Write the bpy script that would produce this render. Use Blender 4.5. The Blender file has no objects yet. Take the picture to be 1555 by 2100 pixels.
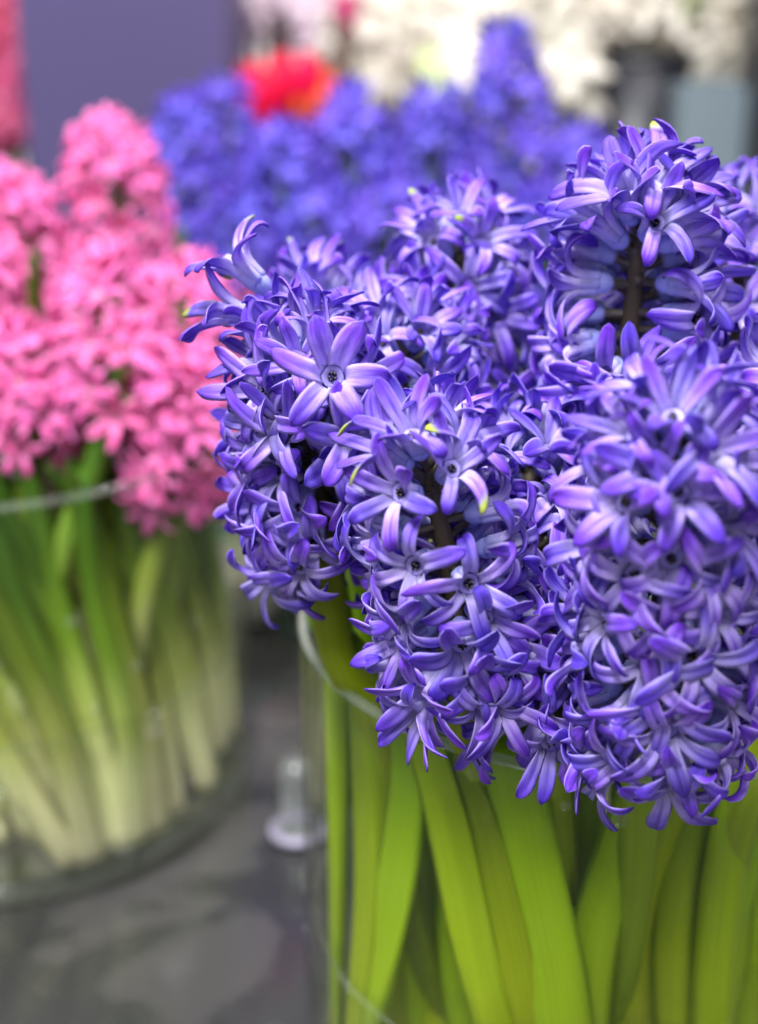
import bpy, math, random
import numpy as np
from mathutils import Vector, Matrix

# ------------------------------------------------------------------ camera, world, lamps
scene = bpy.context.scene
CAM_H, PITCH, FPX = 0.454, math.radians(21.0), 3000.0
cd = bpy.data.cameras.new("camera")
cam = bpy.data.objects.new("camera", cd)
scene.collection.objects.link(cam)
cam.location = (0, 0, CAM_H)
cam.rotation_euler = (math.pi / 2 - PITCH, 0, 0)
cd.sensor_fit = 'VERTICAL'
cd.sensor_height = 24.0
cd.lens = FPX / 2100.0 * 24.0
cd.clip_start, cd.clip_end = 0.02, 100.0
cd.dof.use_dof = True
cd.dof.focus_distance = 0.425
cd.dof.aperture_fstop = 3.3
scene.camera = cam

world = bpy.data.worlds.new("World")
scene.world = world
world.use_nodes = True
bg = world.node_tree.nodes["Background"]
bg.inputs[0].default_value = (0.93, 0.95, 1.0, 1)
bg.inputs[1].default_value = 0.40

def area_lamp(name, loc, target, size, power, color):
    ld = bpy.data.lights.new(name, 'AREA')
    ld.shape, ld.size, ld.energy, ld.color = 'SQUARE', size, power, color
    o = bpy.data.objects.new(name, ld)
    o.location = loc
    o.rotation_euler = (Vector(target) - Vector(loc)).to_track_quat('-Z', 'Y').to_euler()
    scene.collection.objects.link(o)
area_lamp("ceiling_lamp", (-0.55, 0.10, 2.0), (0.05, 0.6, 0.2), 0.40, 60, (0.97, 0.98, 1.0))
area_lamp("ceiling_lamp", (-0.35, -1.15, 2.7), (0.05, 0.55, 0.15), 0.7, 58, (0.97, 0.98, 1.0))
area_lamp("ceiling_lamp", (0.7, 1.5, 2.3), (0.1, 0.9, 0.3), 0.6, 40, (0.98, 0.98, 1.0))
area_lamp("ceiling_lamp", (-1.0, 2.2, 2.4), (-0.1, 1.5, 0.3), 0.8, 28, (1.0, 0.96, 0.92))

vs = scene.view_settings
vs.view_transform, vs.look, vs.exposure, vs.gamma = 'Standard', 'None', 0.15, 1.0
vs.use_curve_mapping = False
scene.cycles.max_bounces = 7
scene.cycles.diffuse_bounces = 4
scene.cycles.glossy_bounces = 3
scene.cycles.use_adaptive_sampling = True
scene.cycles.adaptive_threshold = 0.03
scene.cycles.sample_clamp_indirect = 4.0
scene.cycles.transparent_max_bounces = 32
scene.cycles.use_denoising = True

rnd = random.Random(11)
V = Vector
FW = V((0, math.cos(PITCH), -math.sin(PITCH)))
UP = V((0, math.sin(PITCH), math.cos(PITCH)))
def P(px, py, d):
    """a point in the room from where it shows in the photograph and its depth in metres"""
    return V((0, 0, CAM_H)) + FW * d + V((1, 0, 0)) * ((px - 777.5) / FPX * d) + UP * ((1050 - py) / FPX * d)

# ------------------------------------------------------------------ object helpers
C = scene.collection
def obj(name, mesh, mat=None, parent=None):
    o = bpy.data.objects.new(name, mesh)
    C.objects.link(o)
    if mat is not None and mesh is not None and not mesh.materials:
        mesh.materials.append(mat)
    if parent is not None:
        o.parent = parent
    return o
def tag(o, label=None, cat=None, group=None, kind=None):
    if label: o["label"] = label
    if cat: o["category"] = cat
    if group: o["group"] = group
    if kind: o["kind"] = kind
    return o
def empty(name, loc):
    o = bpy.data.objects.new(name, None)
    C.objects.link(o)
    o.location = loc
    o.empty_display_size = 0.01
    return o
def mesh(name, verts, faces, attrs=None, smooth=True):
    m = bpy.data.meshes.new(name)
    m.from_pydata([tuple(v) for v in verts], [], faces)
    if smooth:
        m.polygons.foreach_set("use_smooth", [True] * len(m.polygons))
    for k, vals in (attrs or {}).items():
        a = m.attributes.new(k, 'FLOAT', 'POINT')
        a.data.foreach_set("value", np.asarray(vals, dtype=np.float32))
    m.update()
    return m
class MB:
    def __init__(s):
        s.v, s.f, s.a = [], [], {}
    def add(s, verts, faces, **attrs):
        n = len(s.v)
        s.v += [tuple(v) for v in verts]
        s.f += [tuple(i + n for i in f) for f in faces]
        for k, vals in attrs.items():
            s.a.setdefault(k, [0.0] * n)
            s.a[k] += [0.0] * (n - len(s.a[k])) + list(vals)
        for k in s.a:
            s.a[k] += [0.0] * (len(s.v) - len(s.a[k]))
    def mesh(s, name, smooth=True):
        return mesh(name, s.v, s.f, s.a, smooth)
def ring_faces(nr, nc, closed=True, cap0=False, cap1=False):
    f = []
    for i in range(nr - 1):
        for j in range(nc if closed else nc - 1):
            k = (j + 1) % nc
            f.append((i * nc + j, i * nc + k, (i + 1) * nc + k, (i + 1) * nc + j))
    if cap0: f.append(tuple(reversed(range(nc))))
    if cap1: f.append(tuple((nr - 1) * nc + j for j in range(nc)))
    return f
def lathe(profile, n=48, cap0=False, cap1=False):
    v = []
    for r, z in profile:
        for j in range(n):
            a = 2 * math.pi * j / n
            v.append((r * math.cos(a), r * math.sin(a), z))
    return v, ring_faces(len(profile), n, True, cap0, cap1)
def frame(t, hint):
    t = t.normalized()
    s = t.cross(hint)
    if s.length < 1e-6: s = t.cross(V((1, 0, 0.01)))
    s.normalize()
    return t, s, s.cross(t).normalized()
def tube(pts, radii, n=10, cap=True):
    v, hint = [], V((0.3, -1, 0.1))
    for i, p in enumerate(pts):
        t = pts[min(i + 1, len(pts) - 1)] - pts[max(i - 1, 0)]
        t, s, b = frame(t, hint)
        hint = b
        for j in range(n):
            a = 2 * math.pi * j / n
            v.append(p + (s * math.cos(a) + b * math.sin(a)) * radii[i])
    return v, ring_faces(len(pts), n, True, cap, cap)
def catmull(pts, per=8):
    out, n = [], len(pts)
    for i in range(n - 1):
        p0, p1, p2, p3 = pts[max(i - 1, 0)], pts[i], pts[i + 1], pts[min(i + 2, n - 1)]
        for k in range(per):
            t = k / per
            out.append(0.5 * ((2 * p1) + (p2 - p0) * t + (2 * p0 - 5 * p1 + 4 * p2 - p3) * t * t + (3 * p1 - p0 - 3 * p2 + p3) * t ** 3))
    out.append(pts[-1].copy())
    return out

# ------------------------------------------------------------------ materials
class NT:
    def __init__(s, name):
        s.m = bpy.data.materials.new(name)
        s.m.use_nodes = True
        s.t = s.m.node_tree
        s.t.nodes.clear()
        s.out = s.t.nodes.new("ShaderNodeOutputMaterial")
    def n(s, kind, **kw):
        nd = s.t.nodes.new("ShaderNode" + kind)
        for k, v in kw.items():
            if k.startswith("i_"):
                key = k[2:]
                nd.inputs[int(key) if key.isdigit() else key.replace("_", " ")].default_value = v
            else:
                setattr(nd, k, v)
        return nd
    def l(s, a, b):
        s.t.links.new(a, b)
    def attr(s, name):
        return s.n("Attribute", attribute_name=name).outputs["Fac"]
    def math(s, op, a, b=None, clamp=False):
        nd = s.n("Math", operation=op, use_clamp=clamp)
        for i, x in enumerate((a, b)):
            if x is None: continue
            if isinstance(x, (int, float)): nd.inputs[i].default_value = x
            else: s.l(x, nd.inputs[i])
        return nd.outputs[0]
    def ramp(s, fac, stops, interp='EASE'):
        nd = s.n("ValToRGB")
        cr = nd.color_ramp
        cr.interpolation = interp
        while len(cr.elements) > 1: cr.elements.remove(cr.elements[-1])
        cr.elements[0].position, cr.elements[0].color = stops[0][0], (*stops[0][1], 1)
        for p, c in stops[1:]:
            e = cr.elements.new(p)
            e.color = (*c, 1)
        s.l(fac, nd.inputs[0])
        return nd.outputs[0]
    def maprange(s, x, a, b, c, d):
        nd = s.n("MapRange", interpolation_type='SMOOTHSTEP')
        s.l(x, nd.inputs[0])
        for i, q in enumerate((a, b, c, d)): nd.inputs[i + 1].default_value = q
        return nd.outputs[0]
    def mix(s, fac, a, b, blend='MIX'):
        nd = s.n("Mix", data_type='RGBA', blend_type=blend)
        for i, x in ((0, fac), (6, a), (7, b)):
            if isinstance(x, (int, float)): nd.inputs[i].default_value = x
            elif isinstance(x, tuple): nd.inputs[i].default_value = (*x, 1)
            else: s.l(x, nd.inputs[i])
        return nd.outputs[2]
    def principled(s, color, rough=0.5, spec=0.5, bump=None, strength=0.2, dist=0.0005, **kw):
        p = s.n("BsdfPrincipled")
        if isinstance(color, tuple): p.inputs["Base Color"].default_value = (*color, 1)
        else: s.l(color, p.inputs["Base Color"])
        if isinstance(rough, (int, float)): p.inputs["Roughness"].default_value = rough
        else: s.l(rough, p.inputs["Roughness"])
        p.inputs["Specular IOR Level"].default_value = spec
        for k, v in kw.items(): p.inputs[k.replace("_", " ")].default_value = v
        if bump is not None:
            b = s.n("Bump")
            b.inputs["Strength"].default_value = strength
            b.inputs["Distance"].default_value = dist
            s.l(bump, b.inputs["Height"])
            s.l(b.outputs[0], p.inputs["Normal"])
        return p.outputs[0]
    def done(s, shader):
        s.l(shader, s.out.inputs[0])
        return s.m
def streaks(nt, su, sv, detail=3.0):
    """noise drawn out along the length of a petal or leaf"""
    cx = nt.n("CombineXYZ")
    nt.l(nt.math('MULTIPLY', nt.attr("pu"), su), cx.inputs[0])
    nt.l(nt.math('MULTIPLY', nt.attr("pv"), sv), cx.inputs[1])
    oi = nt.n("ObjectInfo")
    nt.l(nt.math('MULTIPLY', oi.outputs["Random"], 50.0), cx.inputs[2])
    nz = nt.n("TexNoise")
    nz.inputs["Scale"].default_value = 1.0
    nz.inputs["Detail"].default_value = detail
    nt.l(cx.outputs[0], nz.inputs["Vector"])
    return nz.outputs[0], oi.outputs["Random"]

def petal_material(name, stops, stripe, margin, tip=None, stripe_amt=(0.70, 0.85), sss=0.0, tint=None):
    nt = NT(name)
    v, u, side = nt.attr("pv"), nt.attr("pu"), nt.attr("ps")
    st, rn = streaks(nt, 7.0, 2.2)
    fine, _ = streaks(nt, 26.0, 3.0)
    vv = nt.math('ADD', v, nt.math('MULTIPLY', nt.math('SUBTRACT', st, 0.5), 0.34))
    col = nt.ramp(vv, stops)
    au = nt.math('ABSOLUTE', u)
    mid = nt.maprange(au, 0.05, 0.30, 1.0, 0.0)
    along = nt.maprange(v, 0.25, 0.6, 0.0, 1.0)
    amt = nt.math('ADD', nt.math('MULTIPLY', side, stripe_amt[1] - stripe_amt[0]), stripe_amt[0])
    f = nt.math('MULTIPLY', nt.math('MULTIPLY', mid, along), nt.math('MULTIPLY', amt, nt.math('ADD', st, 0.35)), True)
    col = nt.mix(f, col, stripe)
    em = nt.math('MULTIPLY', nt.maprange(au, 0.70, 1.0, 0.0, 1.0), 0.42)
    col = nt.mix(em, col, margin)
    if tip:
        tf = nt.math('MULTIPLY', nt.maprange(v, 0.80, 0.93, 0.0, 1.0), 0.95)
        col = nt.mix(tf, col, tip)
    tco = nt.n("TexCoord")
    bl = nt.n("TexNoise"); bl.inputs["Scale"].default_value = 260.0; bl.inputs["Detail"].default_value = 3
    nt.l(tco.outputs["Object"], bl.inputs["Vector"])
    col = nt.mix(nt.math('MULTIPLY', nt.maprange(bl.outputs[0], 0.60, 0.74, 0.0, 1.0), 0.35), col, stripe)
    cell = nt.n("TexNoise"); cell.inputs["Scale"].default_value = 2600.0; cell.inputs["Detail"].default_value = 1
    nt.l(tco.outputs["Object"], cell.inputs["Vector"])
    # petal to petal variation and fine veins
    hv = nt.n("HueSaturation")
    nt.l(nt.math('ADD', nt.math('MULTIPLY', rn, 0.022), 0.484), hv.inputs["Hue"])
    nt.l(nt.math('ADD', nt.math('MULTIPLY', fine, 0.75), nt.math('ADD', nt.math('MULTIPLY', rn, 0.20), 0.55)), hv.inputs["Value"])
    hv.inputs["Saturation"].default_value = 1.0
    nt.l(col, hv.inputs["Color"])
    col = hv.outputs[0]
    pr = nt.principled(col, nt.math('ADD', nt.math('MULTIPLY', fine, 0.3), 0.27), 0.36, nt.math('ADD', fine, nt.math('MULTIPLY', cell.outputs[0], 0.5)), 0.45, 0.0004)
    tr = nt.n("BsdfTranslucent")
    nt.l(nt.mix(1.0, col, (1.0, 0.95, 1.0), 'MULTIPLY'), tr.inputs[0])
    mx = nt.n("MixShader")
    mx.inputs[0].default_value = 0.16
    nt.l(pr, mx.inputs[1]); nt.l(tr.outputs[0], mx.inputs[2])
    return nt.done(mx.outputs[0])

PURPLE = [(0.0, (0.48, 0.48, 0.93)), (0.28, (0.66, 0.57, 0.95)), (0.46, (0.51, 0.37, 0.92)), (0.66, (0.31, 0.17, 0.82)), (0.86, (0.17, 0.05, 0.64)), (1.0, (0.08, 0.012, 0.40))]
M_PETAL = petal_material("violet_petal", PURPLE, (0.11, 0.035, 0.50), (0.68, 0.58, 0.95))
M_PETAL_G = petal_material("violet_petal_green_tip", PURPLE, (0.13, 0.07, 0.22), (0.6, 0.48, 0.92), tip=(0.42, 0.50, 0.04))
BLUE = [(0.0, (0.36, 0.32, 0.88)), (0.4, (0.24, 0.155, 0.82)), (0.75, (0.14, 0.07, 0.62)), (1.0, (0.08, 0.025, 0.40))]
M_BLUE = petal_material("blue_violet_petal", BLUE, (0.09, 0.04, 0.5), (0.34, 0.27, 0.9))
PINK = [(0.0, (0.96, 0.42, 0.68)), (0.4, (0.95, 0.25, 0.56)), (0.75, (0.93, 0.14, 0.45)), (1.0, (0.96, 0.29, 0.61))]
M_PINK = petal_material("pink_petal", PINK, (0.80, 0.04, 0.32), (0.98, 0.50, 0.80), stripe_amt=(0.5, 0.8))

def tube_material(name, ped, base, neck):
    nt = NT(name)
    v = nt.attr("pv")
    st, rn = streaks(nt, 9.0, 2.0)
    col = nt.ramp(v, [(0.0, ped), (0.22, ped), (0.30, base), (0.6, base), (1.0, neck)], 'LINEAR')
    hv = nt.n("HueSaturation")
    nt.l(nt.math('ADD', nt.math('MULTIPLY', st, 0.4), 0.75), hv.inputs["Value"])
    nt.l(col, hv.inputs["Color"])
    return nt.done(nt.principled(hv.outputs[0], 0.36, 0.45, st, 0.3, 0.0004))
M_TUBE = tube_material("violet_floret_tube", (0.10, 0.085, 0.06), (0.38, 0.41, 0.86), (0.48, 0.41, 0.90))
M_TUBE_B = tube_material("blue_floret_tube", (0.10, 0.12, 0.06), (0.25, 0.25, 0.80), (0.3, 0.25, 0.82))
M_TUBE_P = tube_material("pink_floret_tube", (0.25, 0.30, 0.08), (0.88, 0.34, 0.56), (0.90, 0.42, 0.62))

def plant_material(name, stops, rough=0.42, veins=24.0, spec=0.18, value=(0.72, 0.56)):
    nt = NT(name)
    st, rn = streaks(nt, 5.0, 4.0)
    fine, _ = streaks(nt, veins, 1.5, 2.0)
    vv = nt.math('ADD', nt.attr("pv"), nt.math('MULTIPLY', nt.math('SUBTRACT', st, 0.5), 0.2))
    col = nt.ramp(vv, stops, 'LINEAR')
    hv = nt.n("HueSaturation")
    nt.l(nt.math('ADD', nt.math('MULTIPLY', fine, value[1]), nt.math('ADD', nt.math('MULTIPLY', rn, 0.25), value[0] - 0.12)), hv.inputs["Value"])
    nt.l(nt.math('ADD', nt.math('MULTIPLY', rn, 0.03), 0.485), hv.inputs["Hue"])
    nt.l(col, hv.inputs["Color"])
    pr = nt.principled(hv.outputs[0], rough, spec, fine, 0.25, 0.0006)
    tr = nt.n("BsdfTranslucent")
    nt.l(hv.outputs[0], tr.inputs[0])
    mx = nt.n("MixShader")
    mx.inputs[0].default_value = 0.15
    nt.l(pr, mx.inputs[1]); nt.l(tr.outputs[0], mx.inputs[2])
    return nt.done(mx.outputs[0])
M_STALK = plant_material("stalk", [(0.0, (0.72, 0.68, 0.44)), (0.03, (0.50, 0.56, 0.14)), (0.08, (0.28, 0.44, 0.02)), (0.4, (0.30, 0.44, 0.012)), (0.58, (0.20, 0.28, 0.015)), (0.66, (0.12, 0.12, 0.035)), (0.78, (0.10, 0.075, 0.045)), (1.0, (0.10, 0.08, 0.05))])
M_STALK_P = plant_material("pale_green_stalk", [(0.0, (0.82, 0.74, 0.50)), (0.13, (0.66, 0.68, 0.30)), (0.24, (0.26, 0.34, 0.05)), (0.4, (0.09, 0.17, 0.015)), (0.62, (0.05, 0.11, 0.012)), (1.0, (0.09, 0.15, 0.03))])
M_LEAF = plant_material("leaf", [(0.0, (0.50, 0.56, 0.12)), (0.2, (0.46, 0.60, 0.014)), (0.5, (0.38, 0.54, 0.006)), (0.8, (0.21, 0.34, 0.01)), (1.0, (0.10, 0.20, 0.01))])
M_LEAF_D = plant_material("dark_leaf", [(0.0, (0.90, 0.84, 0.64)), (0.20, (0.80, 0.79, 0.46)), (0.34, (0.46, 0.52, 0.12)), (0.52, (0.17, 0.26, 0.02)), (0.72, (0.075, 0.135, 0.010)), (1.0, (0.04, 0.095, 0.010))])

def simple_material(name, color, rough=0.5, spec=0.5, noise=None, amount=0.15, scale=20.0, **kw):
    nt = NT(name)
    tc = nt.n("TexCoord")
    nz = nt.n("TexNoise")
    nz.inputs["Scale"].default_value = scale
    nz.inputs["Detail"].default_value = 5
    nt.l(tc.outputs["Object"], nz.inputs["Vector"])
    d = tuple(c * (1 - amount) for c in color)
    b = tuple(min(1, c * (1 + amount)) for c in color)
    col = nt.mix(nz.outputs[0], d, b)
    return nt.done(nt.principled(col, rough, spec, nz.outputs[0], 0.1, 0.001, **kw))
M_ANTHER = simple_material("anther", (0.018, 0.012, 0.03), 0.7, 0.3)
M_POLLEN = simple_material("pollen", (0.55, 0.50, 0.28), 0.8, 0.2)

def glass_material(name, tint, gloss=1.0, haze=0.0, rough=0.02, ior=1.5):
    nt = NT(name)
    tr = nt.n("BsdfTransparent"); tr.inputs[0].default_value = (*tint, 1)
    gl = nt.n("BsdfGlossy"); gl.inputs["Roughness"].default_value = rough
    fr = nt.n("Fresnel")
    geo = nt.n("NewGeometry")   # the inner skin of the glass reflects no more than the outer one
    nt.l(nt.math('ADD', nt.math('MULTIPLY', geo.outputs["Backfacing"], 1 / ior - ior), ior), fr.inputs[0])
    mx = nt.n("MixShader")
    nt.l(nt.math('MULTIPLY', fr.outputs[0], gloss, True), mx.inputs[0])
    nt.l(tr.outputs[0], mx.inputs[1]); nt.l(gl.outputs[0], mx.inputs[2])
    sh = mx.outputs[0]
    if haze:
        df = nt.n("BsdfDiffuse"); df.inputs[0].default_value = (0.75, 0.8, 0.72, 1)
        tl = nt.n("BsdfTranslucent"); tl.inputs[0].default_value = (0.75, 0.82, 0.74, 1)
        ad = nt.n("MixShader"); ad.inputs[0].default_value = 0.5
        nt.l(df.outputs[0], ad.inputs[1]); nt.l(tl.outputs[0], ad.inputs[2])
        tc = nt.n("TexCoord")
        nz = nt.n("TexNoise"); nz.inputs["Scale"].default_value = 35.0; nz.inputs["Detail"].default_value = 4
        nt.l(tc.outputs["Object"], nz.inputs["Vector"])
        m2 = nt.n("MixShader")
        nt.l(nt.math('MULTIPLY', nz.outputs[0], haze * 2), m2.inputs[0])
        nt.l(sh, m2.inputs[1]); nt.l(ad.outputs[0], m2.inputs[2])
        sh = m2.outputs[0]
    return nt.done(sh)
M_GLASS = glass_material("clear_glass", (0.99, 0.995, 0.99), 0.8, 0.0)
M_RIM = glass_material("glass_rim", (0.93, 0.96, 0.93), 1.0, 0.20, 0.05)
M_RIM_T = glass_material("thin_glass_rim", (0.93, 0.96, 0.93), 0.8, 0.09, 0.05)
M_BASEGLASS = glass_material("thick_glass_base", (0.95, 0.965, 0.95), 0.8, 0.09, 0.05)
M_WATER = glass_material("water", (0.955, 0.965, 0.87), 0.8, 0.004, 0.01, 1.33)
M_DROP = glass_material("droplet", (0.95, 0.96, 0.96), 1.2, 0.10, 0.02, 1.4)

# ------------------------------------------------------------------ setting
def table_material():
    nt = NT("dark_gloss_table")
    tc = nt.n("TexCoord")
    nz = nt.n("TexNoise"); nz.inputs["Scale"].default_value = 5.0; nz.inputs["Detail"].default_value = 6
    nt.l(tc.outputs["Object"], nz.inputs["Vector"])
    col = nt.mix(nz.outputs[0], (0.018, 0.018, 0.020), (0.040, 0.039, 0.039))
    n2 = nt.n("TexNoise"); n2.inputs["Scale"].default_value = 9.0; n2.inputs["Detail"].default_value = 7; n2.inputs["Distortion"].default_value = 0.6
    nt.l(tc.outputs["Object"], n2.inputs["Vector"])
    col = nt.mix(nt.math('MULTIPLY', nt.maprange(n2.outputs[0], 0.50, 0.56, 0.0, 1.0), 0.75), col, (0.060, 0.057, 0.056))  # lighter blotches painted into the colour to stand for reflections on the gloss
    df = nt.n("BsdfDiffuse"); nt.l(col, df.inputs[0])
    gl = nt.n("BsdfGlossy"); gl.inputs["Roughness"].default_value = 0.13
    fr = nt.n("Fresnel"); fr.inputs[0].default_value = 1.85
    mx = nt.n("MixShader")
    nt.l(fr.outputs[0], mx.inputs[0]); nt.l(df.outputs[0], mx.inputs[1]); nt.l(gl.outputs[0], mx.inputs[2])
    return nt.done(mx.outputs[0])
def box(name, x0, x1, y0, y1, z0, z1):
    v = [(x, y, z) for z in (z0, z1) for y in (y0, y1) for x in (x0, x1)]
    f = [(0, 2, 3, 1), (4, 5, 7, 6), (0, 1, 5, 4), (2, 6, 7, 3), (0, 4, 6, 2), (1, 3, 7, 5)]
    return mesh(name, v, f, None, False)
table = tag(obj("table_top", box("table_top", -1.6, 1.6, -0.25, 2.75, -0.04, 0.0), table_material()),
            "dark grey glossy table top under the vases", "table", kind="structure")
wall = tag(obj("wall", box("wall", -2.2, 2.2, 2.80, 2.90, -0.04, 1.6), simple_material("pale_wall", (0.62, 0.57, 0.56), 0.8)),
           "pale wall behind the display", "wall", kind="structure")

# ------------------------------------------------------------------ glass vases
VH = 0.218
def vase(name, x, y, r, rim_mat, rim_r, label, cat="vase", group=None, drops=(), water=0.09, wlabel=""):
    root = empty(name, (x, y, 0.001))
    w = 0.0032
    v, f = lathe([(r * 0.985, 0.012), (r, 0.02), (r, VH - 0.002)], 96)
    v2, f2 = lathe([(r - w, VH - 0.002), (r - w, 0.016)], 96)
    mb = MB(); mb.add(v, f); mb.add(v2, f2)
    obj("glass_wall", mb.mesh("glass_wall"), M_GLASS, root)
    prof = [(r - w / 2 + rim_r * math.cos(a), VH - 0.001 + rim_r * math.sin(a)) for a in np.linspace(0, 2 * math.pi, 11)]
    v, f = lathe(prof, 96)
    obj("rim", mesh("rim", v, f), rim_mat, root)
    v, f = lathe([(r * 0.90, 0.0), (r * 0.95, 0.001), (r * 0.975, 0.005), (r * 0.985, 0.012), (r - w - 0.004, 0.0135), (r * 0.85, 0.0115), (0.001, 0.0105)], 96, True)
    obj("glass_base", mesh("glass_base", v, f), M_BASEGLASS, root)
    for (ang, z, s) in drops:
        v, f = lathe([(0.0001, 0.45), (0.5, 0.38), (0.85, 0.2), (1.0, 0.0)], 12)
        d = obj("droplet", mesh("droplet", v, f), M_DROP, root)
        a = math.radians(ang)
        n = V((math.cos(a), math.sin(a), 0))
        d.matrix_local = Matrix.Translation(n * (r + 0.0002) + V((0, 0, z))) @ n.to_track_quat('Z', 'Y').to_matrix().to_4x4() @ Matrix.Scale(s, 4)
    tag(root, label, cat, group)
    rr = r - w - 0.0006
    prof = [(0.001, 0.0145), (rr - 0.004, 0.0145), (rr, 0.019), (rr, water + 0.002), (rr - 0.0008, water + 0.0008), (rr - 0.003, water), (0.001, water)]
    v, f = lathe(prof, 96)
    wo = obj("water", mesh("water", v, f), M_WATER)
    wo.location = (x, y, 0.001)
    tag(wo, wlabel, "water", kind="stuff")
    prof = [(rr - .0006 + .0007 * math.cos(a), water + .0010 + .0007 * math.sin(a)) for a in np.linspace(0, 2 * math.pi, 7)]
    v, f = lathe(prof, 96)
    obj("meniscus", mesh("meniscus", v, f), M_RIM_T, wo)
    return root
FV = (0.0885, 0.505, 0.119)
PV = (-0.216, 0.752, 0.141)
BV = (0.045, 1.03, 0.125)
vase("glass_vase", *FV, M_RIM, .0019, "clear glass cylinder vase holding the sharp violet hyacinths", group="glass cylinder vases",
     drops=[(183, .098, .0022), (184, .104, .0028), (186, .112, .0018), (188, .086, .002), (255, .206, .002), (263, .203, .0028), (240, .21, .0016), (270, .1, .002)], wlabel="shallow water among the stems of the violet hyacinths")
vase("glass_vase", *PV, M_RIM_T, .0017, "clear glass cylinder vase holding the pink hyacinths", group="glass cylinder vases",
     drops=[(300, .155, .0035), (313, .122, .0035), (303, .105, .004), (330, .13, .003), (285, .14, .0025), (308, .02, .004), (306, .022, .0026)], wlabel="clear water around the cut pale stems of the pink hyacinths")
vase("glass_vase", *BV, M_RIM_T, .0017, "clear glass cylinder vase behind, holding the blue hyacinths", group="glass cylinder vases", wlabel="clear water around the stems of the blue hyacinths")

# ------------------------------------------------------------------ florets
def petal_geo(rg, L, W, a1, nl=16, up=7, lo=5, tube_len=0.0065, z0=0.0042, r0=0.0031, curl=0.0):
    """one tepal: its lower third is a sixth of the tube, its lobe flares and rolls back"""
    a0 = rg.uniform(10, 18)
    ex = rg.uniform(0.62, 1.15)
    twist, bend = rg.gauss(0, 0.42), rg.gauss(0, 0.16)
    ph, wav = rg.uniform(0, 6.28), rg.uniform(0.03, 0.13)
    cup_tip, cup_mid = rg.uniform(-0.40, 0.25), rg.uniform(-0.12, 0.20)
    tot = tube_len + L
    st = tube_len / tot
    x, z = r0, z0
    us = [(-1 + 2 * i / (up - 1)) for i in range(up)] + [(1 - 2 * (i + 1) / (lo + 1)) for i in range(lo)]
    sides = [0.0] * up + [1.0] * lo
    verts, pu, pv, ps = [], [], [], []
    pa = 0.0
    n_r = nl + 1
    for i in range(n_r):
        s = i / nl
        if s < st: a = 2 + 6 * s / st
        else:
            q = (s - st) / (1 - st)
            a = a0 + (a1 - a0) * q ** ex + curl * max(0, q - 0.70) / 0.30
        a = math.radians(a)
        if i:
            ds = tot / nl
            x += math.sin((a + pa) / 2) * ds
            z += math.cos((a + pa) / 2) * ds
        pa = a
        q = max(0, (s - st) / (1 - st))
        if s < st: w = 0.0040 + (0.0046 - 0.0040) * s / st
        else:
            w = np.interp(q, [0, .15, .35, .6, .8, .91, .97, 1], [0.0046 / W, .76, .93, 1.0, .90, .66, .40, .08]) * W
        cup = np.interp(q, [0, .15, .5, 1], [0.30, 0.24, cup_mid, cup_tip])
        T = V((math.sin(a), 0, math.cos(a)))
        N = V((-math.cos(a), 0, math.sin(a)))
        tw = twist * q * q
        Y = V((0, 1, 0)) * math.cos(tw) + N * math.sin(tw)
        N2 = N * math.cos(tw) - V((0, 1, 0)) * math.sin(tw)
        cen = V((x, bend * q * q * L, z))
        th = 0.00072 * (0.55 + 0.45 * min(1, (1 - s) * 5)) * min(1, 0.4 + w / W)
        for u, sd in zip(us, sides):
            off = cup * u * u * w + 0.085 * w * math.sin(math.pi * u) ** 2 * min(1, q * 4)
            off += wav * w * u * u * math.sin(5 * q + ph + (1.3 if u > 0 else 0)) * q
            if sd: off -= th * (1 - 0.8 * u * u) + 0.00035 * math.exp(-(u / 0.22) ** 2) * min(1, q * 3)
            verts.append(cen + Y * (u * w / 2) + N2 * off)
            pu.append(u); pv.append(s); ps.append(sd)
    return verts, ring_faces(n_r, up + lo, True, True, True), pu, pv, ps
def petal_mesh(rg, **kw):
    v, f, pu, pv, ps = petal_geo(rg, **kw)
    return mesh("petal", v, f, dict(pu=pu, pv=pv, ps=ps))
def tube_geo(n=18, ped=0.0098):
    prof = [(0.0013, -ped, 0.0), (0.0012, -ped * .5, 0.1), (0.0014, -0.0008, 0.22), (0.0023, 0.0002, 0.29), (0.0032, 0.0018, 0.4), (0.0034, 0.0038, 0.5), (0.0030, 0.0060, 0.8), (0.0031, 0.0085, 1.0), (0.0032, 0.0102, 1.0), (0.0025, 0.0101, 1.0), (0.0015, 0.0094, 1.0), (0.0008, 0.0080, 0.95), (0.0003, 0.0066, 0.95)]
    v, pv, pu = [], [], []
    for r, z, q in prof:
        for j in range(n):
            a = 2 * math.pi * j / n
            k = 1 + (0.05 * math.cos(6 * a) if z > 0.001 else 0)
            v.append((r * k * math.cos(a), r * k * math.sin(a), z)); pv.append(q); pu.append(math.sin(a))
    return v, ring_faces(len(prof), n, True, True, True), pu, pv
rg = random.Random(5)
OPEN = [petal_mesh(rg, L=rg.uniform(.0175, .0215), W=rg.uniform(.0050, .0066), a1=rg.uniform(110, 205), nl=18, curl=rg.choice([-25, 0, 0, 35, 60])) for _ in range(60)]
FLAT = [petal_mesh(rg, L=rg.uniform(.0165, .0185), W=rg.uniform(.0064, .0076), a1=rg.uniform(84, 112)) for _ in range(8)]
HALF = [petal_mesh(rg, L=rg.uniform(.0165, .0200), W=rg.uniform(.0052, .0064), a1=rg.uniform(45, 130), nl=18, curl=rg.choice([0, 40, 80])) for _ in range(18)]
for m in OPEN + FLAT + HALF: m.materials.append(M_PETAL)
GTIP = [m.copy() for m in HALF[:5] + OPEN[:3]]
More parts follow.
